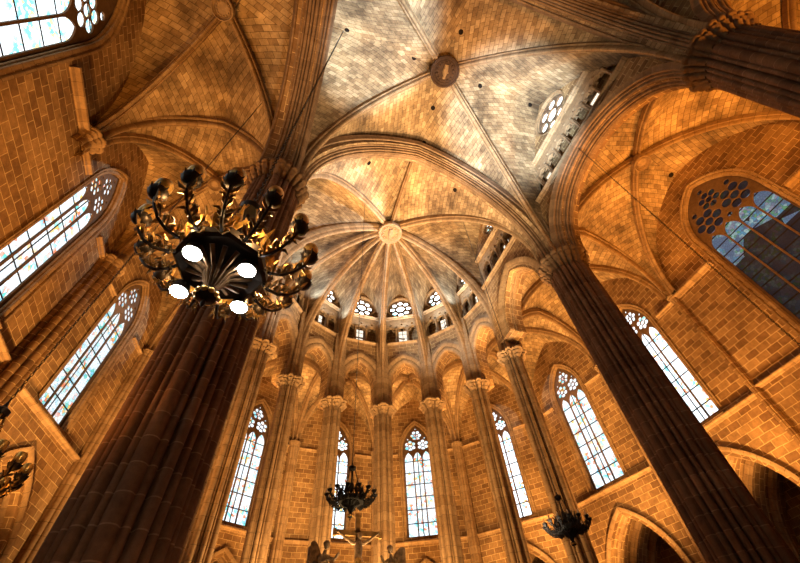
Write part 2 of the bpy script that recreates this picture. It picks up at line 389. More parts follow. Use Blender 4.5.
def boss_disc(c, r, name, m, parent, dark=False, fig=True):
    mb = MB(); x, y, z = c
    mb.lathe([(r*.55, .45), (r*.95, .3), (r, .05), (r*.97, -.05), (r*.88, -.08), (r*.84, -.02), (r*.74, .02), (r*.70, -.02), (r*.64, .03), (.001, .03)], c, 28, cap=False)
    for k in range(18):
        a = 2*pi*k/18; mb.sphere((x+r*.91*cos(a), y+r*.91*sin(a), z-.05), r*.07, 6)
    for k in range(14):
        a = 2*pi*k/14; mb.sphere((x+r*.56*cos(a), y+r*.56*sin(a), z+.01), r*.09, 6)
    o = mb.build(name, m, parent, smooth=True)
    if fig:
        f = MB(); f.sphere((x+r*.05, y+r*.33, z-.02), r*.12, 8)
        f.tube([(x+r*.05, y+r*.25, z-.03), (x, y, z-.05), (x-r*.05, y-r*.45, z-.03)], [r*.10, r*.19, r*.13], 8)
        f.tube([(x-r*.02, y+r*.15, z-.03), (x+r*.22, y-r*.05, z-.05)], [r*.07, r*.05], 6)
        f.build('carved_figure', MT['rib'], o, smooth=True)
    return o
# vault with diagonals
def quad_vault(name, corners, boss, zs, zweb, side_apex, label, rib_mat, web_mat, prof, inset=.9, boss_r=.5, ribdz=-.30, stilt=None, boss_mat=None, bulge=.28, fig=False, side_ins=None, zrib=None):
    """corners: 4 xy in order; side_apex[i] z of wall arch between corner i and i+1"""
    root = empty(name, (boss[0], boss[1], 0), kind='structure', label=label)
    B = Vector(boss[:2]); nn = 16
    web = MB()
    for i in range(4):
        c0 = Vector(corners[i]); c1 = Vector(corners[(i+1) % 4]); mid = (c0+c1)/2
        ap = mid
        for c in (c0, c1):
            D = rib_pts(c, B, zs, zweb, None, nn, 0, inset)
            si = inset*.75 if side_ins is None else side_ins
            A = rib_pts(c, ap, zs, side_apex[i], None, nn, 0, si)
            half_web(web, D, A, bulge)
    web.build('vault_web', web_mat, root, smooth='all')
    zr = (zrib if zrib else zweb+ribdz)
    for c in corners:
        c = Vector(c); P_ = rib_pts(c, B, zs, zr, stilt, nn, 0, inset+.12)
        P_[-1] = (P_[-1][0], P_[-1][1], zr)
        d = (c-B).normalized(); lat = Vector((d.y, -d.x, 0))
        mb = sweep_path(MB(), P_, lat, [(u, v) for u, v in prof])
        mb.build('rib', rib_mat, root, smooth=True)
    boss_disc((B.x, B.y, zr-.34), boss_r, 'boss', boss_mat or MT['carved'], root, fig=fig)
    return root

# ================================================================= dimensions
W = 6.5; L = 9.04; XW = 12.85; YC = 5.761; RC = 6.66; TH = radians(13.02); HC = 15.74; HQ = 15.0; YK = 5.3
def ring(r, k): a = TH*(2*k+1); return Vector((r*sin(a), YC+r*cos(a)))
def facet_frame(k, dist):
    a = 2*TH*k; n = Vector((sin(a), cos(a), 0)); t = Vector((cos(a), -sin(a), 0)); return (Vector((0, YC, 0))+n*dist, t, n)
AW = XW*cos(TH); AC = RC*cos(TH)
FAR = -18.08

# ================================================================= floor
MB().poly([(-XW-6, FAR-1, 0), (XW+6, FAR-1, 0), (XW+6, 24, 0), (-XW-6, 24, 0)], [(0, 0), (38, 0), (38, 42), (0, 42)]).build('floor', MT['floor'])['kind'] = 'structure'

# ================================================================= clustered piers
def cluster_profile(R, rolls, n=144, flat=.0):
    """rolls: list of (angle, centre radius, roll radius); returns radius(theta) samples"""
    out = []
    for k in range(n):
        th = 2*pi*k/n; r = R
        for (a, c, q) in rolls:
            d = atan2(sin(th-a), cos(th-a))
            s = c*sin(d)
            if abs(s) < q and cos(d) > 0: r = max(r, c*cos(d)+sqrt(q*q-s*s))
        out.append(r)
    return out
def pier(name, xy, prof, z0, z1, caph, label, cat, shaft_mat, cap_mat, group=None, bumps=10, flare=1.22, base=True, rot=0., th_off=0.):
    x, y = xy; n = len(prof); root = empty(name, (x, y, z0), label=label, cat=cat, group=group)
    ang = [2*pi*k/n+rot for k in range(n)]
    def ringp(s, z, add=0): return [(x+(prof[k]*s+add)*cos(ang[k]), y+(prof[k]*s+add)*sin(ang[k]), z) for k in range(n)]
    zc = z1-caph
    zs = [z0+(zc-z0)*i/10 for i in range(11)]
    mb = MB(); rows = [ringp(1, z) for z in zs]
    R = sum(prof)/n
    uv = [[(2*pi*R*k/n, z) for k in range(n)] for z in zs]
    mb.grid(rows, uv, closed=True); mb.build('shaft', shaft_mat, root, smooth=True)
    c = MB(); rows = []
    pm = max(prof)
    def capring(t, z, amp=0, ph=0):
        o = []
        for k in range(n):
            r = prof[k]*(1-t*.45)+pm*.93*(t*.45); r *= 1+(flare-1)*t
            r += amp*(.5+.5*cos(bumps*3.0*ang[k]+ph))**.7
            o.append((x+r*cos(ang[k]), y+r*sin(ang[k]), z))
        return o
    H = caph
    seq = [(0, 0, .05), (0, .06, .05), (0.02, .08, 0), (.10, .2, .01), (.30, .34, .07), (.25, .42, .02), (.35, .50, .02), (.62, .66, .08), (.52, .73, .02), (.55, .78, .0), (.85, .82, 0), (.95, .90, 0), (.95, .96, 0), (.85, 1.0, 0)]
    for i, (t, z, a) in enumerate(seq): rows.append(capring(t, zc+H*z, a*pm*.9, pi*(i // 5)))
    c.grid(rows, closed=True); c.poly(rows[-1]); c.build('capital', cap_mat, root, smooth=True)
    if base:
        b = MB(); b.grid([ringp(1.3, z0), ringp(1.3, z0+.5), ringp(1.22, z0+.6), ringp(1.18, z0+.9), ringp(1.06, z0+1.0), ringp(1.0, z0+1.1)], closed=True)
        b.build('pier_base', shaft_mat, root, smooth=True)
    return root
big_rolls = []
for k in range(24):
    a = 2*pi*k/24
    big_rolls.append((a, .775 if k % 6 == 0 else .765, .125 if k % 6 == 0 else (.095 if k % 2 == 0 else .062)))
BIGP = cluster_profile(.67, big_rolls, 240)
pier('clustered_pier', (W, 0), BIGP, 0, HC, .85, 'dark brown clustered stone pier standing at the right corner of the choir', 'pier', MT['pier'], MT['brown_carved'], bumps=8, flare=1.42)
pier('clustered_pier', (-W, 0), BIGP, 0, HC, .75, 'broad dark clustered stone pier behind the large hanging chandelier', 'pier', MT['pier'], MT['brown_carved'], bumps=8, flare=1.42)
pier('clustered_pier', (W, -L), BIGP, 0, HC, .75, 'dark clustered pier with carved capital jutting in at the upper right corner of the photo', 'pier', MT['pier'], MT['brown_carved'], bumps=8, flare=1.42)
# the piers of the bay behind stand wholly outside the photo
small_rolls = [(2*pi*k/8, .40, .115 if k % 2 == 0 else .08) for k in range(8)]+[(2*pi*(k+.5)/8, .37, .035) for k in range(8)]
COLP = cluster_profile(.31, small_rolls, 160)
names = {-4: 'clustered choir column standing farthest left, close behind the big left pier',
 -3: 'slender choir column just right of the broad left pier, lit golden',
 -2: 'thick golden choir column between the left lancet window and the central chandelier',
 -1: 'choir column directly left of the rod of the far central chandelier',
 0: 'central choir column rising straight behind the crucifix, right of the far chandelier',
 1: 'choir column immediately right of the central bright lancet window',
 2: 'slim choir column between the central lancet and the narrow tilted lancet',
 3: 'sharply lit choir column with scalloped capital behind the small right chandelier'}
for k in range(-4, 4):
    p = ring(RC, k)
    pier('choir_column', (p.x, p.y), COLP, 0, HQ, .55, names[k], 'column', MT['rib'], MT['carved'], 'columns around the choir', bumps=6, flare=1.75, rot=-TH*(2*k+1)+pi/2)

# ================================================================= outer walls, windows, chapels
def frame_moulding(mb, frame, loop_open, prof, d):
    """sweep along an open 2-D path on the wall plane, lateral = wall normal"""
    O, T, Nv = (Vector(a) for a in frame)
    pts = [O+T*s+Vector((0, 0, 1))*z+Nv*d for s, z in loop_open]
    sweep_path(mb, pts, Nv, prof)
def mould_prof(w, d, k=2):
    P = [(-w/2, -.05)]
    for i in range(k):
        c = -w/2+w*(i+.5)/k; r = w/k*.42
        for j in range(5):
            a = pi*(1-j/4); P.append((c+r*cos(a), d*(.5+.5*i/max(1, k-1))+r*sin(a)))
    P.append((w/2, -.05)); return P
def arch_path(c, half, z0, zs, za, n=10):
    return [(c-half, z0)]+[(c+x, zs+z) for x, z in parc(half, za-zs, n)]+[(c+half, z0)]
WN = [0]
def window(frame, c, half, z0, zs, za, lights, gl, label, depth=.20, big=False):
    WN[0] += 1
    O, T, Nv = (Vector(a) for a in frame)
    base = O+T*c
    root = empty('window_%d' % WN[0], (base.x, base.y, z0), kind='structure', label=label)
    # tracery
    outer = archloop(c, half+.06, z0-.05, zs, za+.08)
    holes = []; mw = .075
    lw = (2*half-mw*(lights+1))/lights
    head = zs-.05 if not big else zs-.25
    for i in range(lights):
        lc = c-half+mw+lw/2+i*(lw+mw)
        hs = lw*1.05 if not big else lw*.9
        holes.append(archloop(lc, lw/2, z0+.08, head-hs, head, 5))
    h = za-zs; rr = (half*half+h*h)/(2*half)
    if not big:
        if lights == 3:
            s = half/.92
            holes += flower(c-.43*s, zs+.42, .39*s, 6, pi/6) + flower(c+.43*s, zs+.42, .39*s, 6, pi/6) + flower(c, zs+1.17, .38*s, 6)
            holes += [circ(c, zs+1.67, .07, 8), circ(c-.57*s, zs+.93, .06, 8), circ(c+.57*s, zs+.93, .06, 8)]
        else:
            s = half/.85
            holes += flower(c, zs+.45, .42*s)+[circ(c-.4*s, zs+1.02, .17, 9), circ(c+.4*s, zs+1.02, .17, 9)]+flower(c, zs+1.38, .33*s)
    else:
        R1 = half*.44
        for sx in (-1, 1):
            holes += flower(c+sx*half*.47, zs+.45, R1, 6)
        holes += flower(c, zs+1.36, half*.33, 6, pi/6)
        holes += [circ(c, zs-.10, .12, 8), circ(c, zs+2.05, .13, 8), circ(c-half*.62, zs+1.27, .14, 8), circ(c+half*.62, zs+1.27, .14, 8)]
    plate('tracery', frame, outer, holes, .06, MT['tracery'], root, depth)
    g = MB(); lp = archloop(c, half+.02, z0, zs, za+.02, 8)
    pts = [O+T*s+Vector((0, 0, z))+Nv*(depth+.10) for s, z in lp]
    g.poly(pts, [(s-c, z) for s, z in lp]); g.build('glass', gl, root)
    f = MB()
    frame_moulding(f, frame, arch_path(c, half+.10, z0, zs, za+.12), mould_prof(.22, .05, 2), depth-.13)
    f.build('frame', MT['rib'], root, smooth=True)
    f = MB()   # outer hood roll
    frame_moulding(f, frame, arch_path(c, half+.24, z0+.0, zs, za+.24), [(-.07, -.05), (-.06, .02), (-.02, .05), (.02, .05), (.06, .02), (.08, -.05)], .0)
    f.build('hood_moulding', MT['rib'], root, smooth=True)
    f = MB(); 
    prof = [(-.14, -.06), (-.16, .02), (-.10, .06), (.2, .20), (depth, .26), (depth, -.1)]
    rows = [[O+T*(c+sx*(half+.22))+Vector((0, 0, z0-.26+v))+Nv*u for u, v in prof] for sx in (-1, 1)]
    f.grid(rows); f.build('sill', MT['rib'], root)
    return root
TR = [0]
def string_course(frame, s0, s1, z, dep=.16, h=.22, label='projecting stone string course', m=None, d=0.):
    O, T, Nv = (Vector(a) for a in frame)
    TR[0] += 1
    prof = [(.05, -h*.5), (-dep*.25, -h*.45), (-dep*.45, -h*.15), (-dep, 0), (-dep*1.05, h*.22), (-dep*.8, h*.32), (.05, h*.62)]
    mb = MB(); rows = [[O+T*s+Vector((0, 0, z+v))+Nv*(u+d) for u, v in prof] for s in (s0, s1)]
    mb.grid(rows); mb.poly(rows[0]); mb.poly(rows[1][::-1])
    o = mb.build('trim_%d' % TR[0], m or MT['rib']); tagp(o, label, kind='structure'); return o
def chapel(frame, c, half, zs, za, depth0, label_side, seed=0):
    """pointed chapel behind the opening: side walls, vault with two ribs, end wall with a small lancet"""
    O, T, Nv = (Vector(a) for a in frame); up = Vector((0, 0, 1))
    h2 = half+.25
    lp = [(c+x*(h2/half), z) for x, z in [(p[0]-c, p[1]) for p in archloop(c, half, 0, zs, za+.35, 8)]]
    mb = MB(); D = 3.2
    rows = [[O+T*s+up*z+Nv*dd for s, z in lp] for dd in (depth0, depth0+D/2, depth0+D)]
    mb.grid(rows); o = mb.build('wall_chapel', MT['wall'], smooth=True); tagp(o, kind='structure', label='inner walls of the chapel behind the %s' % label_side)
    fr = (O+Nv*(depth0+D), T, Nv)
    plate('chapel_end', fr, archloop(c, h2+.1, 0, zs, za+.5), [archloop(c, .45, 3.2, 6.2, 7.1, 5)], .3, MT['wall'], o)
    g = MB(); l2 = archloop(c, .5, 3.1, 6.2, 7.2, 5); g.poly([O+T*s+up*z+Nv*(depth0+D+.2) for s, z in l2], l2); g.build('chapel_glass', GL['colour'], o)
    for dd in (depth0+.9, depth0+2.3):
        r = MB(); frame_moulding(r, frame, [(c+x*(h2/half)*.97, z) for x, z in [(p[0]-c, p[1]) for p in arch_path(c, half, 0, zs, za+.25, 8)]], mould_prof(.25, .12, 2), dd)
        r.build('rib', MT['rib'], o, smooth=True)
TOPZ = 21.2
def outer_bay(side, frame, s0, s1, win, gl, wlabel, chap, th=.75, lights=3, big=False, z_sill=10.1):
    c, half, z0, zs, za = win
    holes = [archloop(c, half+.12, z0-.02, zs, za+.15)]
    if chap: holes.append(archloop(chap[0], chap[1], .02, chap[2], chap[3]))
    o = plate('wall_'+side, frame, rect(s0, s1, 0, TOPZ), holes, th, MT['wall']); tagp(o, kind='structure', label='coursed stone wall around the '+wlabel)
    window(frame, c, half, z0, zs, za, lights, gl, wlabel, depth=.22, big=big)
    if chap:
        f = MB(); cc, ch, cs, ca = chap
        frame_moulding(f, frame, arch_path(cc, ch, 0, cs, ca, 12), [(-.16, -.30), (-.16, -.2), (-.10, -.12), (-.04, -.14), (.02, -.10), (.10, -.02), (.18, -.05), (.26, .05), (.36, .06), (.44, -.02)], .05)
        f.build('arch_moulding', MT['rib'], o, smooth=True)
        chapel(frame, cc, ch, cs, ca, th, wlabel)
    return o
win_lab = {0: 'narrow lancet window half hidden behind the rod of the far chandelier', 1: 'tall bright lancet window in the middle of the choir',
 2: 'slim tilted lancet window between two choir columns', 3: 'three-light lancet window with a teal panel, left of the big right pier',
 -1: 'leaning lancet window with two visible lights, right of the broad left pier', -2: 'lancet window hidden behind the broad left pier', -3: 'leaning coloured lancet window below the big chandelier\'s left side'}
win_gl = {0: 'bright2', 1: 'bright', 2: 'bright2', 3: 'bright', -1: 'bright', -2: 'bright', -3: 'colour'}
for k in range(-3, 4):
    fr = facet_frame(k, AW); hw = XW*sin(TH)
    half = .92 if k != 2 else .85
    outer_bay('ambulatory', fr, -hw-.02, hw+.02, (0, half+.06, 10.1, 15.5, 17.45), GL[win_gl[k]], win_lab[k], (0, 1.85, 5.3, 8.6))
    string_course(fr, -hw, hw, 9.78, label='stone sill course under the '+win_lab[k])
    for a, b in ((-hw, -half-.42), (half+.42, hw)): string_course(fr, a, b, 15.2, .12, .2, label='short string course beside the '+win_lab[k])
# straight choir bays and nave bays : frame s axis so that normal points outward
frR = lambda y: (Vector((XW, y, 0)), Vector((0, -1, 0)), Vector((1, 0, 0)))
frL = lambda y: (Vector((-XW, y, 0)), Vector((0, 1, 0)), Vector((-1, 0, 0)))
yb = ring(XW, 3).y
ys = (yb)/2
outer_bay('right', frR(2.6), 2.6-yb-.02, 2.6, (0, .88, 10.25, 15.5, 17.4), GL['bright2'], 'white glaring lancet window right of the big right pier', (0, 1.75, 5.6, 8.75))
outer_bay('left', frL(2.6), -2.6, yb-2.6+.02, (0, .92, 10.3, 15.65, 17.6), GL['bright'], 'long white lancet window left of the big chandelier', (.2, 1.6, 5.6, 8.75))
for nm, f_, sg in (('right', frR(2.6), 1), ('left', frL(2.6), -1)):
    a, b = (2.6-yb, 2.6) if sg > 0 else (-2.6, yb-2.6)
    string_course(f_, a, b, 9.9, label='sill string course on the %s choir wall' % nm)
    string_course(f_, a, -1.36, 15.3, .14, .25, label='short string course in the %s choir bay, near the apse' % nm if sg > 0 else 'short string course in the left choir bay, near the nave')
    string_course(f_, 1.36, b, 15.3, .14, .25, label='short string course in the %s choir bay, near the nave' % nm if sg > 0 else 'short string course in the left choir bay, near the apse')
for (yc_, gR, gL, nb) in ((-4.3, 'dark', 'teal', 1), (-13.4, 'dark', 'teal', 2)):
    y1 = 0 if nb == 1 else -L; y0 = -L if nb == 1 else FAR
    lr = 'large dim four-light window on the right wall' if nb == 1 else 'large window of the next bay on the right wall, outside the photo'
    ll = 'large teal-patterned window at the top left' if nb == 1 else 'large window of the next bay on the left wall, outside the photo'
    outer_bay('right', frR(yc_), yc_-y1, yc_-y0, (0, 1.58, 6.5, 16.8, 19.25), GL[gR], lr, None, lights=4, big=True)
    outer_bay('left', frL(yc_), y0-yc_, y1-yc_, (0, 1.5, 6.5, 16.5, 19.1), GL[gL], ll, None, lights=4, big=True)
    for f_, sg, nm in ((frR(yc_), 1, 'right'), (frL(yc_), -1, 'left')):
        a, b = (yc_-y1, yc_-y0) if sg > 0 else (y0-yc_, y1-yc_)
        for q, (c0, c1) in enumerate(((a, -1.95), (1.95, b))):
            wh = 'nearer the choir' if (q == 0) == (sg > 0) else 'farther from the choir'
            string_course(f_, c0, c1, 15.35, .22, .3, label='impost string course on the %s aisle wall of bay %s, %s' % (nm, 'one' if nb == 1 else 'two', wh))
            string_course(f_, c0, c1, 10.1, .14, .2, label='sill string course on the %s aisle wall of bay %s, %s' % (nm, 'one' if nb == 1 else 'two', wh))
# rear wall
fr = (Vector((0, FAR, 0)), Vector((-1, 0, 0)), Vector((0, -1, 0)))
tagp(plate('wall_rear', fr, rect(-XW-1, XW+1, 0, 27), [], .6, MT['wall']), kind='structure', label='rear wall behind the camera')

# engaged wall shafts
HALFP = cluster_profile(.20, [(2*pi*k/8, .22, .10) for k in range(8)], 96)
THIN = cluster_profile(.10, [(2*pi*k/8, .10, .05) for k in range(8)], 64)
for k in range(-4, 4):
    p = ring(XW-.18, k)
    s_ = {-4: 'at the corner between the two leaning left windows', -3: 'right of the coloured left lancet', -2: 'left of the two-light leaning lancet', -1: 'right of the two-light leaning lancet',
          0: 'behind the central choir column', 1: 'right of the tall central lancet', 2: 'left of the lancet with the teal panel', 3: 'between the teal-panel lancet and the big right pier'}[k]
    pier('wall_shaft', (p.x, p.y), HALFP if k != -4 else cluster_profile(.34, [(2*pi*j/10, .38, .12) for j in range(10)], 120), 0, 15.5, .42, 'engaged wall shaft with small capital '+s_, 'wall shaft', MT['wall'] if k == -4 else MT['rib'], MT['carved'], 'engaged shafts of the ambulatory', bumps=4, flare=1.35, base=False)
for sx, y, lb in ((1, 0, 'thin wall shaft with moulded cap on the right aisle wall'), (-1, 0, 'carved corbel capital and shaft on the left aisle wall'), (1, -L, 'wall shaft of the right aisle, farther from the choir'), (-1, -L, 'wall shaft of the left aisle, farther from the choir')):
    pier('wall_shaft', (sx*(XW-.04), y), THIN if sx > 0 else HALFP, 0 if sx > 0 else 14.7, 15.55, .5, lb, 'wall shaft', MT['wall'], MT['carved'], None, bumps=4, flare=1.9, base=False)

# ================================================================= choir arcade wall, gallery, roses
Z_G0, Z_G1, Z_TOP = 20.15, 22.65, 26.2
def rose(frame, c, zc, r, label, depth=.16, petals=8):
    WN[0] += 1; O, T, Nv = (Vector(a) for a in frame); b = O+T*c
    root = empty('window_%d' % WN[0], (b.x, b.y, zc), kind='structure', label=label)
    H = [circ(c, zc, r*.34, 16)]
    rp = r*.155*(8/petals)**.6
    for i in range(petals):
        a = 2*pi*i/petals; H.append(circ(c+r*.68*cos(a), zc+r*.68*sin(a), rp*1.38, 12))
        a += pi/petals
        if petals <= 8: H.append(circ(c+r*.46*cos(a), zc+r*.46*sin(a), r*.045, 6)); H.append(circ(c+r*.90*cos(a), zc+r*.90*sin(a), r*.055, 6))
    plate('tracery', frame, circ(c, zc, r+.03, 32), H, .12, MT['tracery'], root, depth-.06)
    g = MB(); lp = circ(c, zc, r+.01, 32); g.poly([O+T*s+Vector((0, 0, z))+Nv*(depth+.09) for s, z in lp], [(s-c, z-zc) for s, z in lp]); g.build('glass', GL['rose'], root)
    f = MB(); lp = circ(c, zc, r+.12, 32); lp = lp[::-1]+[lp[-1]]
    frame_moulding(f, frame, lp, mould_prof(.3, .06, 2), .05); f.build('frame', MT['rib'], root, smooth=True)
    return root
def trefoil_open(c, half, z0, z1):
    """narrow gallery opening with a pointed head"""
    return archloop(c, half, z0, z1-half*1.25, z1, 5)
def gallery(side, frame, s0, s1, n, lit, label, th=.22):
    O, T, Nv = (Vector(a) for a in frame); up = Vector((0, 0, 1)); wv = (s1-s0)/n
    holes = []
    for i in range(n):
        c = s0+wv*(i+.5); h = wv*.40
        holes.append(archloop(c, h, Z_G0+.12, Z_G0+1.35, Z_G0+1.35+h*1.2, 5))
        zt = Z_G0+1.35+h*1.2
        holes.append(circ(c-wv*.5+ (wv*.12 if i == 0 else 0), zt+.02, wv*.10, 8)) if i else None
        holes += [circ(c, zt+.24, wv*.13, 8)]
    o = plate('wall_'+side, frame, rect(s0-.3, s1+.3, Z_G0, Z_G1), holes, th, MT['rib'], None, .12); tagp(o, kind='structure', label=label)
    # colonnettes
    for i in range(n+1):
        s = s0+wv*i; p = O+T*s+Nv*.08
        c = MB(); c.lathe([(.10, 0), (.10, .1), (.055, .16), (.055, 1.12), (.07, 1.15), (.06, 1.2), (.11, 1.34), (.11, 1.38)], (p.x, p.y, Z_G0+.06), 10)
        c.build('colonnette', MT['carved'], o, smooth=True)
    # inner trefoil cusps in each head
    for i in range(n):
        c = s0+wv*(i+.5); h = wv*.40; m = MB()
        for sx in (-1, 1):
            pts = [O+T*(c+sx*h)+up*(Z_G0+1.38)+Nv*.22, O+T*(c+sx*h*.35)+up*(Z_G0+1.40)+Nv*.22, O+T*(c+sx*h*.55)+up*(Z_G0+1.62)+Nv*.22]
            m.tube(pts, .03, 6)
        m.build('cusp', MT['carved'], o, smooth=True)
    # back wall of the passage with its small windows
    fr2 = (O+Nv*.62, T, Nv); holes = []
    for i in lit: c = s0+wv*(i+.5); holes.append(rect(c-wv*.36, c+wv*.36, Z_G0+.2, Z_G0+1.75))
    plate('passage_wall', fr2, rect(s0-.5, s1+.5, Z_G0-.4, Z_G1+.3), holes, .25, MT['wall'], o)
    for i in lit:
        c = s0+wv*(i+.5); g = MB(); lp = rect(c-wv*.36, c+wv*.36, Z_G0+.2, Z_G0+1.75); g.poly([O+T*s+up*z+Nv*.68 for s, z in lp], lp); g.build('gallery_glass', GL['panel'], o)
        b = MB()
        for zz in (Z_G0+.95,): b.box(O+T*c+up*zz+Nv*.64, (wv*.36 if abs(T.x) > .7 else .03, .03 if abs(T.x) > .7 else wv*.36, .04))
        b.build('window_bar', MT['carved'], o)
    # passage floor and roof slabs
    f = MB()
    for zz in (Z_G0-.02, Z_G1+.05):
        f.poly([O+T*s+up*zz+Nv*d for s, d in ((s0-.5, .05), (s1+.5, .05), (s1+.5, .8), (s0-.5, .8))])
    f.build('passage_slab', MT['wall'], o)
    return o
def arcade_wall(side, frame, s0, s1, zb, op, label, th=1.0, d0=0., orders=2):
    """wall between columns with its arch opening; op=(c,half,zs,za)"""
    c, half, zs, za = op
    # wall outline with the opening cut from below
    O = [(s0, zb), (c-half, zb)]+[(c+x, zs+z) for x, z in parc(half, za-zs, 12)]+[(c+half, zb), (s1, zb), (s1, Z_G0), (s0, Z_G0)]
    o = plate('wall_'+side, frame, O, [], th, MT['wall'], None, d0); tagp(o, kind='structure', label=label)
    return o
def arch_orders(frame, c, half, zb, zs, za, steps, name, parent, m, th):
    for (grow, prof, d) in steps:
        f = MB(); frame_moulding(f, frame, arch_path(c, half+grow, zb, zs, za+grow*1.15, 14), prof, d); f.build(name, m, parent, smooth=True)
ORD1 = [(-.13, -.16), (-.12, -.02), (-.07, .05), (0, .07), (.07, .05), (.12, -.02), (.14, -.10), (.20, -.02), (.27, .0), (.32, -.06), (.36, -.16)]
labs = {0: 'above the central lancet', 1: 'right of the central choir column', 2: 'second bay right of the central column', 3: 'third bay right of the central column', -1: 'left of the central lancet bay', -2: 'second bay left of the axis', -3: 'third bay left of the axis'}
for k in range(-3, 4):
    fr = facet_frame(k, AC); hw = RC*sin(TH)
    a = arcade_wall('choir', fr, -hw, hw, HQ-.1, (0, .98, 16.9, 18.45), 'choir arcade wall '+labs[k], .9, -.05)
    arch_orders(fr, 0, 1.0, HQ-.1, 16.9, 18.45, [(0.0, ORD1, .0), (.28, [(-.10, -.2), (-.08, 0), (0, .08), (.08, 0), (.10, -.2)], -.10), (.46, [(-.06, -.2), (-.05, 0), (0, .04), (.05, 0), (.06, -.2)], -.08)], 'arch_moulding', a, MT['rib'], .9)
    string_course(fr, -hw, hw, 20.08, .2, .26, label='gallery floor course '+labs[k])
    g = gallery('gallery', fr, -hw+.28, hw-.28, 3, [1], 'gallery arcade of three openings '+labs[k])
    string_course(fr, -hw, hw, 22.7, .16, .22, label='cornice under the rose window '+labs[k])
    zc = 23.85; r = .92 if k in (0, 1, -1) else .84
    w_ = plate('wall_clerestory', fr, rect(-hw, hw, Z_G1, Z_TOP), [circ(0, zc, r+.1, 28)], .6, MT['wall'], None, .05); tagp(w_, kind='structure', label='clerestory wall around the rose window '+labs[k])
    rose((fr[0]+fr[2]*.05, fr[1], fr[2]), 0, zc, r, 'round rose window high in the choir, '+labs[k])
# straight choir bays (y 0..yq) and nave arcade
yq = ring(RC, 3).y
def side_bay(sx, y0, y1, xin, op, labels, n_gal, lit, rr, zrose, petals, th, gcal):
    """sx side, inner face x=xin"""
    yc_ = (y0+y1)/2
    fr = (Vector((sx*xin, yc_, 0)), Vector((0, -1, 0)) if sx > 0 else Vector((0, 1, 0)), Vector((sx, 0, 0)))
    hw = (y1-y0)/2
    half, zs, za = op
    a = arcade_wall('arcade', fr, -hw, hw, HC-.1, (0, half, zs, za), 'arcade wall '+labels, th, 0)
    string_course(fr, -hw, hw, 20.08, .2, .26, label='gallery floor course of the '+labels)
    gallery('gallery', fr, -hw+gcal, hw-gcal, n_gal, lit, 'gallery arcade of the '+labels)
    string_course(fr, -hw, hw, 22.7, .16, .22, label='cornice under the rose of the '+labels)
    w_ = plate('wall_clerestory', fr, rect(-hw, hw, Z_G1, Z_TOP), [circ(0, zrose, rr+.1, 28)], .6, MT['wall'], None, .05); tagp(w_, kind='structure', label='clerestory wall of the '+labels)
    rose((fr[0]+fr[2]*.05, fr[1], fr[2]), 0, zrose, rr, 'rose window of the '+labels, petals=petals)
    return fr, a
# big arcade arch moulding: many rolls, spans wall thickness
def big_prof(w, nroll=7, d=.42):
    P = [(-w/2-.02, -d*1.35)]
    for i in range(nroll):
        t = (i+.5)/nroll*2-1; u = t*w/2*.92; v = -d*abs(t)**1.2; r = w/nroll*(.46 if i % 2 == 0 else .30)
        P.append((u-r*1.1, v-r*.9))
        for j in range(6):
            a = pi*(1-j/5); P.append((u+r*cos(a), v+r*sin(a)))
        P.append((u+r*1.1, v-r*.9))
    P.append((w/2+.02, -d*1.35)); return P
for sx, nm in ((1, 'right'), (-1, 'left')):
    fr, a = side_bay(sx, 0, yq, W-.35, (1.62, 15.9, 18.7), '%s side bay of the choir next to the big pier' % nm, 5, [2], .75, 24.0, 8, 1.0, .6)
    arch_orders(fr, 0, 1.62, HC-.1, 15.9, 18.7, [(0, big_prof(1.1, 7, .25), .45), (.34, [(-.10, -.2), (-.08, 0), (0, .08), (.08, 0), (.10, -.2)], -.05)], 'arch_moulding', a, MT['rib'], 1)
    for nb, y0, y1 in ((1, -L, 0), (2, FAR, -L)):
        wh = 'nave bay next to the choir' if nb == 1 else 'nave bay behind the camera'
        fr, a = side_bay(sx, y0, y1, W-.25, (3.55, HC, 19.25), '%s %s' % (nm, wh), 9, [1, 6] if sx > 0 else [2, 6], 1.1, 24.1, 6, .9, .85)
        arch_orders(fr, 0, 3.45, HC-.1, HC, 19.1, [(.0, big_prof(1.5, 11, .40), .35)], 'arch_moulding', a, MT['arch'], 1)
# impost blocks above piers, carrying ribs (hide the gaps) : clustered springer drums
for x, y, nm in ((W, 0, 'right pier of the choir'), (-W, 0, 'left pier of the choir'), (W, -L, 'upper right pier')):
    mb = MB(); n = len(BIGP); rows = []
    for z, s in ((HC, .93), (HC+1.5, .93), (HC+3, .9), (26, .9)): rows.append([(x+BIGP[k]*s*cos(2*pi*k/n), y+BIGP[k]*s*sin(2*pi*k/n), z) for k in range(n)])
    mb.grid(rows, closed=True); o = mb.build('wall_springer', MT['arch'], smooth=True); tagp(o, kind='structure', label='clustered shafts rising above the capital of the '+nm)

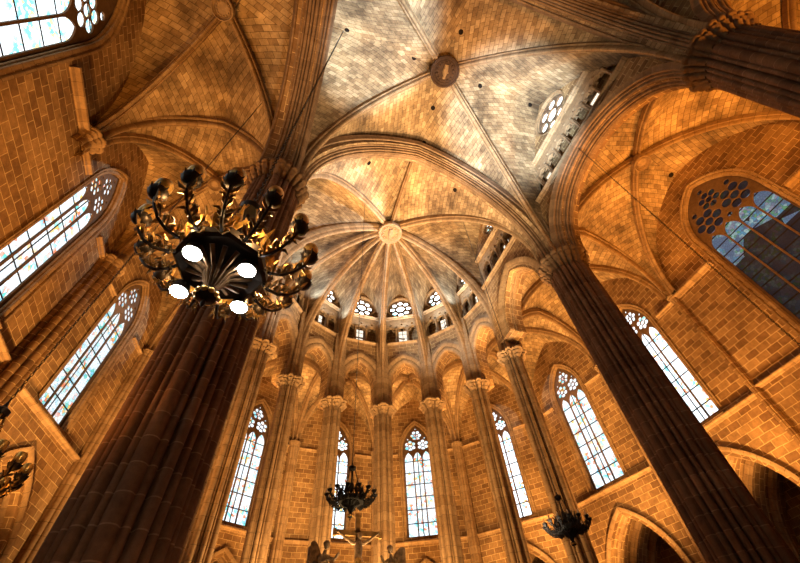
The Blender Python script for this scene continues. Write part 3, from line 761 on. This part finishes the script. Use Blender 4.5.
# ================================================================= transverse arches
def cross_arch(A, B, zs, za, prof, inset, name, label, m, zb=None, n=22, sp_t=0, sp_up=.3, sp_top=26.5):
    A = Vector(A); B = Vector(B); mid = (A+B)/2; D = (B-A).normalized(); half = (B-A).length/2-inset
    pts = [(mid.x+D.x*x, mid.y+D.y*x, zs+z) for x, z in parc(half, za-zs, n)]
    if zb is not None: pts = [(pts[0][0], pts[0][1], zb)]+pts+[(pts[-1][0], pts[-1][1], zb)]
    lat = Vector((-D.y, D.x, 0))
    mb = sweep_path(MB(), pts, lat, prof); o = mb.build(name, m, smooth=True)
    if sp_t:
        hw = half+inset; arcp = parc(half, za-zs, 16); k = sp_up
        loop = [(-hw, zs), (-half-k*.6, zs)]+[(x*(1+k*.6/half), zs+z*(1+k/(za-zs))) for x, z in arcp[1:-1]]+[(half+k*.6, zs), (hw, zs), (hw, sp_top), (-hw, sp_top)]
        T3 = Vector((D.x, D.y, 0)); plate('spandrel', (Vector((mid.x, mid.y, 0)), T3, Vector((T3.y, -T3.x, 0))), loop, [], sp_t, MT['vault'], o, -sp_t/2)
    tagp(o, label, 'arch'); return o
cross_arch((-W, 0), (W, 0), 16.2, 24.0, big_prof(1.25, 11, .55), .95, 'transverse_arch', 'wide moulded stone arch crossing the nave before the choir', MT['arch'], HC, sp_t=.9, sp_up=.35)
cross_arch((-W, -L), (W, -L), 16.2, 24.0, big_prof(1.25, 11, .55), .95, 'transverse_arch', 'moulded nave arch running into the upper right capital', MT['arch'], HC, sp_t=.9, sp_up=.35)
for sx, nm in ((1, 'right'), (-1, 'left')):
    cross_arch((sx*W, 0), (sx*XW, 0), 15.8, 19.85, [(u*1.05, v*1.1) for u, v in RIB_P], .35, 'transverse_arch', 'narrow moulded arch across the %s aisle at the choir pier' % nm, MT['rib'], None, sp_t=.3, sp_up=.15, sp_top=21)
    cross_arch((sx*W, -L), (sx*XW, -L), 15.8, 19.85, [(u*1.05, v*1.1) for u, v in RIB_P], .35, 'transverse_arch', 'narrow moulded arch across the %s aisle, one bay back from the choir' % nm, MT['rib'], None, sp_t=.3, sp_up=.15, sp_top=21)
for k in range(-4, 4):
    a, b = ring(RC+.35, k), ring(XW-.15, k)
    cross_arch((a.x, a.y), (b.x, b.y), 15.6, 19.0, [(u*.9, v*.9) for u, v in RIB_P], .25, 'ambulatory_arch', 'narrow arch across the ambulatory, '+{-4: 'at the column farthest left', -3: 'right of the broad left pier', -2: 'left of the far central chandelier', -1: 'directly left of the axial lancet', 0: 'behind the central choir column', 1: 'right of the tall central lancet', 2: 'left of the narrow tilted lancet', 3: 'behind the small right chandelier'}[k], MT['rib'], None, 14)

# ================================================================= vaults
quad_vault('ceiling', [(-W, -L), (W, -L), (W, 0), (-W, 0)], (0, -L/2), 16.4, 25.6, [25.3, 25.9, 25.3, 25.9], 'ribbed nave vault with dark carved boss and whitish side webs',
           MT['rib'], MT['vault'], RIB_L, .8, .80, -.35, HC, MT['dark_carved'], .15, True, side_ins=.5)
quad_vault('ceiling', [(-W, FAR), (W, FAR), (W, -L), (-W, -L)], (0, -1.5*L), 16.4, 25.6, [25.3, 25.9, 25.3, 25.9], 'ribbed nave vault of the bay behind, at the top edge',
           MT['rib'], MT['vault'], RIB_L, .8, .80, -.35, HC, MT['dark_carved'], .15, True, side_ins=.5)
for sx, nm in ((1, 'right'), (-1, 'left')):
    for nb, y0, y1 in ((1, -L, 0), (2, FAR, -L)):
        cs = [(sx*W, y0), (sx*XW, y0), (sx*XW, y1), (sx*W, y1)]
        quad_vault('ceiling', cs, (sx*9.9, (y0+y1)/2), 15.5, 20.5, [20.3, 20.7, 20.3, 20.4], 'ribbed %s aisle vault, %s' % (nm, 'beside the nave bay next to the choir' if nb == 1 else 'one bay farther back'),
                   MT['rib'], MT['vault'], RIB_S, .35, .42, -.42, None, MT['carved'], .15, side_ins=.3)
    cs = [(sx*(W+.2), 0), (sx*XW, 0), (sx*XW, yb), (sx*(RC+.3), yq)]
    quad_vault('ceiling', cs, (sx*9.8, 2.75), 15.5, 20.2, [20.0, 19.9, 19.5, 19.4], 'ribbed vault over the straight ambulatory bay on the %s' % nm, MT['rib'], MT['vault'], RIB_S, .3, .32, -.4, None, MT['carved'], .1, side_ins=.2)
for k in range(-3, 4):
    cs = [tuple(ring(RC+.35, k-1)), tuple(ring(XW, k-1)), tuple(ring(XW, k)), tuple(ring(RC+.35, k))]
    a = 2*TH*k; b = (10.0*sin(a), YC+10.0*cos(a))
    quad_vault('ceiling', cs, b, 15.3, 19.9, [19.4, 19.6, 19.4, 19.1], 'small ribbed ambulatory vault seen through the arch '+labs[k], MT['rib'], MT['vault'], RIB_S, .25, .28, -.4, None, MT['carved'], .08, side_ins=.2)

# choir (apse) vault
root = empty('ceiling', (0, YK, 0), kind='structure', label='radiating ribbed vault of the choir with a large round carved boss')
SP = [Vector((-W, 0))]+[ring(RC, k) for k in range(-4, 4)]+[Vector((W, 0))]
Bk = Vector((0, YK)); ZB = 23.9; ZW = 24.35
web = MB(); NN = 22
def apse_rib(p, big, n=NN, dz=0., zb=ZB, extra=0.):
    d = (p-Bk); Ld = d.length; d /= Ld; a = Ld-(.85 if big else .42)+extra
    zs = 16.6
    P_ = [(Bk.x+d.x*q, Bk.y+d.y*q, zs+z+dz) for q, z in rise(a, zb-zs, n)]
    return P_
for i in range(9):
    p0, p1 = SP[i], SP[i+1]; mid = (p0+p1)/2; T = (p1-p0).normalized(); hw = (p1-p0).length/2
    zsA, zaA = (22.5, 25.5) if 0 < i < 8 else (21.3, 25.6)
    outn = Vector((T.y, -T.x))
    if outn.dot(mid-Vector((0, YC))) < 0: outn = -outn
    for sgn, p in ((-1, p0), (1, p1)):
        D = apse_rib(p, p in (SP[0], SP[-1]) or i in (0, 8) and p in (SP[0], SP[9]), dz=.1, zb=ZW)
        z0 = D[0][2]; z1 = D[-1][2]; A = []
        hh = hw-.22; prof_a = parc(hh, zaA-zsA, 40)[:41]
        for q in D:
            z = z0+(zaA-z0)*(q[2]-z0)/(z1-z0)
            if z <= zsA: s = hh
            else:
                s = 0
                for j in range(40):
                    za_, zb_ = zsA+prof_a[j][1], zsA+prof_a[j+1][1]
                    if za_ <= z <= zb_ or j == 39:
                        f = 0 if zb_ == za_ else (z-za_)/(zb_-za_); s = -(prof_a[j][0]+(prof_a[j+1][0]-prof_a[j][0])*min(1, f)); break
            xy = mid+T*(sgn*s)+outn*.08
            A.append((xy.x, xy.y, z))
        half_web(web, D, A, .06, 8)
# front cell between the two big piers and the transverse arch
Dm = 16
for sgn, p in ((-1, SP[0]), (1, SP[9])):
    D = rib_pts(p, Bk, 16.4, ZW, None, Dm, .1, .85)
    A = rib_pts((p.x, .15), (0, .15), 16.4, 25.2, None, Dm, 0, .85)
    half_web(web, D, A, .12, 8)
web.build('vault_web', MT['vault'], root, smooth='all')
for i, p in enumerate(SP):
    big = i in (0, 9); P_ = apse_rib(p, big, dz=0)
    z_low = HC if big else HQ
    P_ = [(P_[0][0], P_[0][1], z_low+(16.6-z_low)*j/2) for j in range(2)]+P_
    d = (p-Bk).normalized(); lat = Vector((d.y, -d.x, 0))
    mb = sweep_path(MB(), P_, lat, RIB_L if big else [(u*.95, v*1.2) for u, v in RIB_P]); mb.build('rib', MT['rib'], root, smooth=True)
    if not big:   # twin shafts flanking the rising rib above the capital
        s = MB()
        for sg in (-1, 1):
            q = p+Vector((lat.x, lat.y))*sg*.30-d*.30
            s.tube([(q.x, q.y, HQ-.05), (q.x, q.y, 20.1)], .10, 8)
        s.build('rising_shaft', MT['rib'], root, smooth=True)
        s = MB(); q = p+d*.0; s.box((q.x, q.y, (HQ+Z_TOP)/2), (.26, .42, (Z_TOP-HQ)/2), Matrix.Rotation(atan2(d.y, d.x)-pi/2, 3, 'Z')); s.build('respond', MT['rib'], root)
P_ = rib_pts((0, .2), (0, YK), 24.6, 23.95, None, 6); 
P_ = [(0, .2+(YK-.2)*i/6, 24.55-.6*i/6+.12*sin(pi*i/6)) for i in range(7)]
sweep_path(MB(), P_, (-1, 0, 0), RIB_S).build('rib', MT['rib'], root, smooth=True)
boss_disc((0, YK, ZB-.28), .80, 'boss', MT['carved'], root, fig=True)

# ================================================================= chandeliers
def scroll(mb, A, ang, r0, z0, sc, sgn=1, rad=.008):
    """iron leaf scroll in the vertical plane at angle ang"""
    pts = []
    for i in range(12):
        t = i/11; a = t*1.6*pi; q = sc*(1-t*.75)
        pts.append((r0+sgn*(sc-q*cos(a))*.9, z0+q*sin(a)))
    mb.tube([(A[0]+r*cos(ang), A[1]+r*sin(ang), A[2]+z) for r, z in pts], [rad*(1-.5*i/11) for i in range(12)], 5)
def make_chandelier(label, big=False):
    iron = MT['iron'] if big else MT['black']
    root = empty('chandelier', (0, 0, 0), label=label, cat='chandelier')
    Z = (0, 0, 0)
    b = MB()   # flat ring plate, underside visible
    b.lathe([(.20, .02), (.46, -.03), (.50, 0), (.50, .10), (.44, .16), (.20, .12)], Z, 8 if big else 16)
    b.build('ring_plate', iron, root)
    b = MB()
    for k in range(16):
        a = 2*pi*k/16; b.tube([(.05*cos(a), .05*sin(a), -.36), (.13*cos(a), .13*sin(a), -.15), (.34*cos(a), .34*sin(a), -.035)], [.012, .022, .03], 5)
    b.build('underside_ribs', MT['bronze'] if big else iron, root, smooth=True)
    b = MB(); b.lathe([(.002, -.64), (.025, -.60), (.02, -.55), (.10, -.50), (.115, -.44), (.05, -.38), (.06, -.30), (.10, -.20), (.06, -.12), (.06, .5), (.11, .56), (.09, .66), (.03, .74), (.03, 1.15), (.14, 1.22), (.15, 1.32), (.04, 1.40), (.02, 1.5)], Z, 14)
    b.build('central_stem', iron, root, smooth=True)
    b = MB()
    for k in range(10):
        a = 2*pi*k/10; b.sphere((.10*cos(a), .10*sin(a), -.47), .033, 6)
    b.build('pendant_rosette', MT['gilt'], root, smooth=True)
    n = 14
    for k in range(n):
        a = 2*pi*k/n+.1; ca, sa = cos(a), sin(a)
        arm = MB()
        prof = [(.44, .02), (.54, -.06), (.66, -.08), (.78, -.02), (.88, .10), (.92, .22)]
        arm.tube([(r*ca, r*sa, z) for r, z in prof], [.022, .02, .018, .016, .015, .02], 6)
        scroll(arm, Z, a, .60, -.02, .085, 1, .012); scroll(arm, Z, a, .74, .07, .07, -1, .012)
        ao = arm.build('arm', iron, root, smooth=True)
        lf = MB()
        for q in range(8):
            t = q/7; r = .50+.38*t; z = -.06+.02*sin(t*9)+.16*t*t
            for s_ in (-1, 1):
                b0 = (r*ca, r*sa, z); e = .075+.03*sin(q*2.1)
                lf.tube([b0, ((r+.03)*ca-s_*e*.7*sa, (r+.03)*sa+s_*e*.7*ca, z+.05), ((r+.07)*ca-s_*e*sa, (r+.07)*sa+s_*e*ca, z+(.10 if q % 2 else -.02))], [.012, .024, .004], 4)
            lf.tube([(r*ca, r*sa, z), (r*ca+.02, r*sa, z+.06), ((r-.03)*ca, (r-.03)*sa, z+.13)], [.012, .022, .004], 4)
        lf.build('leafwork', MT['aged'] if big else iron, ao, smooth=True)
        cs = 1.08 if big else 1.0
        c = MB(); o_ = (.92*ca, .92*sa, .22)
        c.lathe([(r*cs, z*cs) for r, z in [(.015, -.03), (.05, -.015), (.085, .02), (.092, .07), (.085, .075), (.06, .05), (.03, .05)]], o_, 14)
        for j in range(8):
            aa = 2*pi*j/8; c.tube([(o_[0]+cs*.07*cos(aa), o_[1]+cs*.07*sin(aa), o_[2]+.04), (o_[0]+cs*.105*cos(aa), o_[1]+cs*.105*sin(aa), o_[2]+.10)], [.022, .004], 4)
        c.build('candle_cup', iron, ao, smooth=True)
        c = MB(); c.lathe([(.06, .07), (.082, .11), (.088, .17), (.085, .24), (.07, .27)] if big else [(.02, .05), (.022, .22), (.005, .26)], o_, 14); c.build('candle_sleeve', MT['gilt'] if big else MT['candle'], ao, smooth=True)
    # cresting of leaves between plate and hub, gilded
    cr = MB()
    for k in range(14):
        a = 2*pi*(k+.5)/14; ca, sa = cos(a), sin(a)
        cr.tube([(.42*ca, .42*sa, .10), (.47*ca, .47*sa, .30), (.42*ca, .42*sa, .46), (.50*ca, .50*sa, .60)], [.03, .055, .03, .008], 5)
        for s_ in (-1, 1):
            cr.tube([(.44*ca, .44*sa, .16), (.50*ca-s_*.10*sa, .50*sa+s_*.10*ca, .28), (.47*ca-s_*.07*sa, .47*sa+s_*.07*ca, .40)], [.03, .03, .006], 4)
    cr.build('leaf_cresting', MT['gilt'] if big else iron, root, smooth=True)
    for k in range(7):
        a = 2*pi*k/7; c = MB(); c.tube([(.46*cos(a), .46*sin(a), .12), (.30*cos(a), .30*sin(a), .6), (.12*cos(a), .12*sin(a), 1.26)], .010, 5)
        for i in range(9):
            t = (i+.5)/9; r = .46+(.12-.46)*t; c.sphere((r*cos(a), r*sin(a), .12+1.14*t), .016, 6)
        c.build('suspension_rod', MT['gilt'] if big else iron, root, smooth=True)
    return root
def copy_tree(o, parent=None):
    c = o.copy(); COL.objects.link(c)
    if parent is not None: c.parent = parent
    for ch in list(o.children): copy_tree(ch, c)
    return c
def chain(root, z0, z1, name='chain', link=.085, r=.011):
    """alternating oval links; local coords"""
    mb = MB(); n = int((z1-z0)/link)
    if n > 60:
        step = (z1-z0)/n
    for i in range(n):
        z = z0+(i+.5)*(z1-z0)/n; hl = (z1-z0)/n*.66
        a = 0 if i % 2 else pi/2
        pts = [(.022*cos(t)*cos(a), .022*cos(t)*sin(a), z+hl*sin(t)) for t in [2*pi*j/6 for j in range(7)]]
        mb.tube(pts, r*.8, 4, cap=False)
    return mb.build(name, MT['iron'], root)
small = make_chandelier('black wrought chandelier with candles hanging before the crucifix', False)
def place(o, x, y, z, rz, sc, label, ztop, group):
    dg = bpy.context.evaluated_depsgraph_get(); dg.update(); h = SC.ray_cast(dg, Vector((x, y, 12.)), Vector((0, 0, 1)))
    if h[0]: ztop = h[1].z+.03
    o.location = (x, y, z); o.rotation_euler = (0, 0, rz); o.scale = (sc, sc, sc); o['label'] = label; o['group'] = group
    chain(o, 1.5, (ztop-z)/sc)
GR = 'iron chandeliers hung on long chains'
c2 = copy_tree(small); c3 = make_chandelier('left', True); c4 = copy_tree(small); bpy.data.objects.remove(c3) if False else None
place(small, -2.22, 3.5, 6.1, .2, .72, 'far black chandelier with candles hanging before the crucifix', 24.2, GR)
place(c2, 4.25, 3.0, 5.65, .5, .72, 'small dark chandelier hanging before the sharply lit choir column on the right', 24.0, GR)
place(c3, -8.12, -1.63, 3.82, .1, .70, 'dark chandelier half cut off by the left edge of the photo', 20.3, GR)
place(c4, 6.08, -4.25, 4.6, .3, .9, 'chandelier on the long dark cable descending across the right aisle', 20.06, GR)
big = make_chandelier('large ornate chandelier with gilded cups and four glaring lamps at upper left', True)
for k, (a, r) in enumerate(((205, .36), (25, .34), (150, .50), (60, .45))): pass
BX, BY, BZ = -5.66, -4.50, 5.12
for k, (lx, ly, lz) in enumerate(((-.28, -.17, -.08), (.27, -.17, -.08), (-.34, .40, -.10), (.30, .42, -.06))):
    c = MB(); c.lathe([(.06, .10), (.085, .08), (.10, -.01), (.10, -.034)], (lx, ly, lz), 14, cap=True); s = c.build('spotlight', MT['iron'], big, smooth=True)
    c = MB(); c.lathe([(.095, -.035), (.07, -.06), (.002, -.075)], (lx, ly, lz), 14, cap=False); c.build('lens', MT['lampglass'], s, smooth=True)
place(big, BX, BY, BZ, .12, 1.0, 'large ornate chandelier with gilded cups and four glaring lamps at upper left', 23.6, GR)
# unseen point lights added inside the chandelier to brighten its gilt
for a in (0.6, 2.2, 3.9, 5.3):
    l = bpy.data.lights.new('chandelier_fill', 'POINT'); l.energy = 26; l.color = (1, .62, .25); l.shadow_soft_size = .03
    o = bpy.data.objects.new('chandelier_fill', l); COL.objects.link(o); o.location = (BX+.62*cos(a), BY+.62*sin(a), BZ+.22)

# ================================================================= crucifix and angels above the altar
CX, CY, CZ_ = -1.36, 6.0, 6.24
root = empty('crucifix', (CX, CY, 4.4), label='golden wooden cross with a crucified figure, under the far chandelier', cat='crucifix')
m = MB(); m.box((CX, CY+.06, (4.4+6.72)/2-.0), (.075, .045, (6.72-4.4)/2)); m.box((CX, CY+.055, CZ_), (.74, .04, .075))
for x_, z_ in ((-.74, 0), (.74, 0)): m.box((CX+x_, CY+.055, CZ_), (.05, .055, .10))
m.box((CX, CY+.06, 6.74), (.10, .055, .05)); m.build('cross', MT['wood'], root)
f = MB()
f.tube([(CX, CY-.10, 5.98), (CX, CY-.12, 5.80), (CX+.01, CY-.10, 5.58), (CX+.02, CY-.08, 5.42)], [.085, .125, .10, .115], 10)     # trunk
f.tube([(CX, CY-.10, 5.96), (CX+.01, CY-.12, 6.06)], [.045, .04], 8)
f.sphere((CX+.02, CY-.16, 6.11), .075, 10, .095)
for sx in (-1, 1):
    f.tube([(CX+sx*.07, CY-.09, 5.93), (CX+sx*.16, CY-.06, 5.93), (CX+sx*.38, CY-.03, 6.06), (CX+sx*.60, CY-.0, 6.22), (CX+sx*.66, CY+.0, 6.25)], [.055, .055, .042, .03, .035], 8)
    for q in range(4): f.tube([(CX+sx*.66, CY-.0, 6.25), (CX+sx*(.71+.005*q), CY-.02, 6.27-.02*q)], [.012, .008], 5)
    f.tube([(CX+sx*.06, CY-.08, 5.40), (CX+sx*.07, CY-.16, 5.05), (CX+sx*.03, CY-.08, 4.72), (CX+sx*.02, CY-.12, 4.60)], [.085, .065, .045, .04], 8)
f.build('crucified_figure', MT['robe'], root, smooth=True)
f = MB(); f.lathe([(.10, -.06), (.135, .0), (.145, .10), (.115, .16)], (CX+.01, CY-.09, 5.36), 12); f.build('loincloth', MT['gilt'], root, smooth=True)
f = MB()
for k in range(14):
    a = 2*pi*k/14; f.tube([(CX+.02+.07*cos(a), CY-.15+.07*sin(a), 6.15), (CX+.02+.10*cos(a+.2), CY-.15+.10*sin(a+.2), 6.20)], [.010, .003], 4)
f.build('crown_of_thorns', MT['bronze'], root)
f = MB(); f.box((CX, CY+.05, 4.2), (.25, .2, .2)); f.box((CX, CY+.05, 2.), (.42, .4, 2.)); f.build('altar_screen', MT['wood'], root)
def angel(x, y, z, face, label, group):
    root = empty('angel_statue', (x, y, z-1.6), label=label, cat='statue', group=group)
    b = MB(); b.tube([(x, y, z-1.45), (x+face*.02, y, z-1.0), (x, y, z-.55), (x, y, z-.25)], [.26, .20, .13, .15], 12)
    b.tube([(x, y, z-.25), (x+face*.03, y-.02, z-.12)], [.06, .045], 8); b.sphere((x+face*.05, y-.04, z), .085, 10, .11)
    b.tube([(x+face*.10, y-.03, z-.30), (x+face*.28, y-.12, z-.38), (x+face*.40, y-.20, z-.22)], [.06, .05, .035], 8)
    b.tube([(x-face*.10, y-.05, z-.30), (x-face*.14, y-.18, z-.52), (x+face*.12, y-.28, z-.42)], [.06, .05, .035], 8)
    b.build('robed_body', MT['robe'], root, smooth=True)
    for sg in (-1, 1):
        w_ = MB(); rows = []
        for i in range(7):
            t = i/6; rows.append([(x-face*(.08+.34*t), y+.10+.10*sg+.12*sg*t, z-.22+.30*sin(t*2.2)-j*(.06+.12*t*(1-.3*t))) for j in range(5)])
        w_.grid(rows); w_.grid([[(p[0], p[1]+.03, p[2]) for p in r] for r in rows]); w_.build('wing', MT['bronze'], root)
    h = MB(); h.lathe([(.09, -.01), (.10, .05), (.06, .10), (.001, .12)], (x+face*.05, y-.02, z+.01), 10); h.build('hair', MT['bronze'], root, smooth=True)
    b = MB(); b.lathe([(.34, -1.7), (.34, -1.6), (.22, -1.55), (.2, -1.5)], (x, y, z+.05), 12); b.lathe([(.2, -4.0), (.2, -1.7)], (x, y, z+.05), 12); b.build('pedestal', MT['carved'], root, smooth=True)
angel(-2.45, 5.6, 5.72, 1, 'golden angel statue with raised wings left of the crucifix', 'angels beside the crucifix')
angel(-.30, 5.9, 5.80, -1, 'golden angel statue with raised wings right of the crucifix', 'angels beside the crucifix')

# ================================================================= dark discs on the vault webs, painting the shade inside small holes
dg = bpy.context.evaluated_depsgraph_get(); dg.update()
for u, v in ((461, 32), (414, 58), (433, 108), (480, 86), (369, 163), (316, 177), (424, 143), (671, 175), (455, 190), (530, 105), (347, 30)):
    d = fwd*F_PX+r2*(u-400)-u2*(v-281.5); d.normalize()
    hit, loc, nor, idx, ob, mx = SC.ray_cast(dg, Vector((-4.777, -7.512, 1.6)), d)
    if not hit or not ob.name.startswith('vault_web'): continue
    if nor.dot(d) > 0: nor = -nor
    mb = MB(); q = nor.to_track_quat('Z', 'Y').to_matrix()
    pts = [loc+nor*.02+q @ Vector((.13*cos(2*pi*k/12), .13*sin(2*pi*k/12), 0)) for k in range(12)]
    inn = [p-nor*.015 for p in pts]
    mb.poly(pts); mb.grid([pts, inn], closed=True); mb.build('vent_hole_shade', MT['lead'], ob.parent)
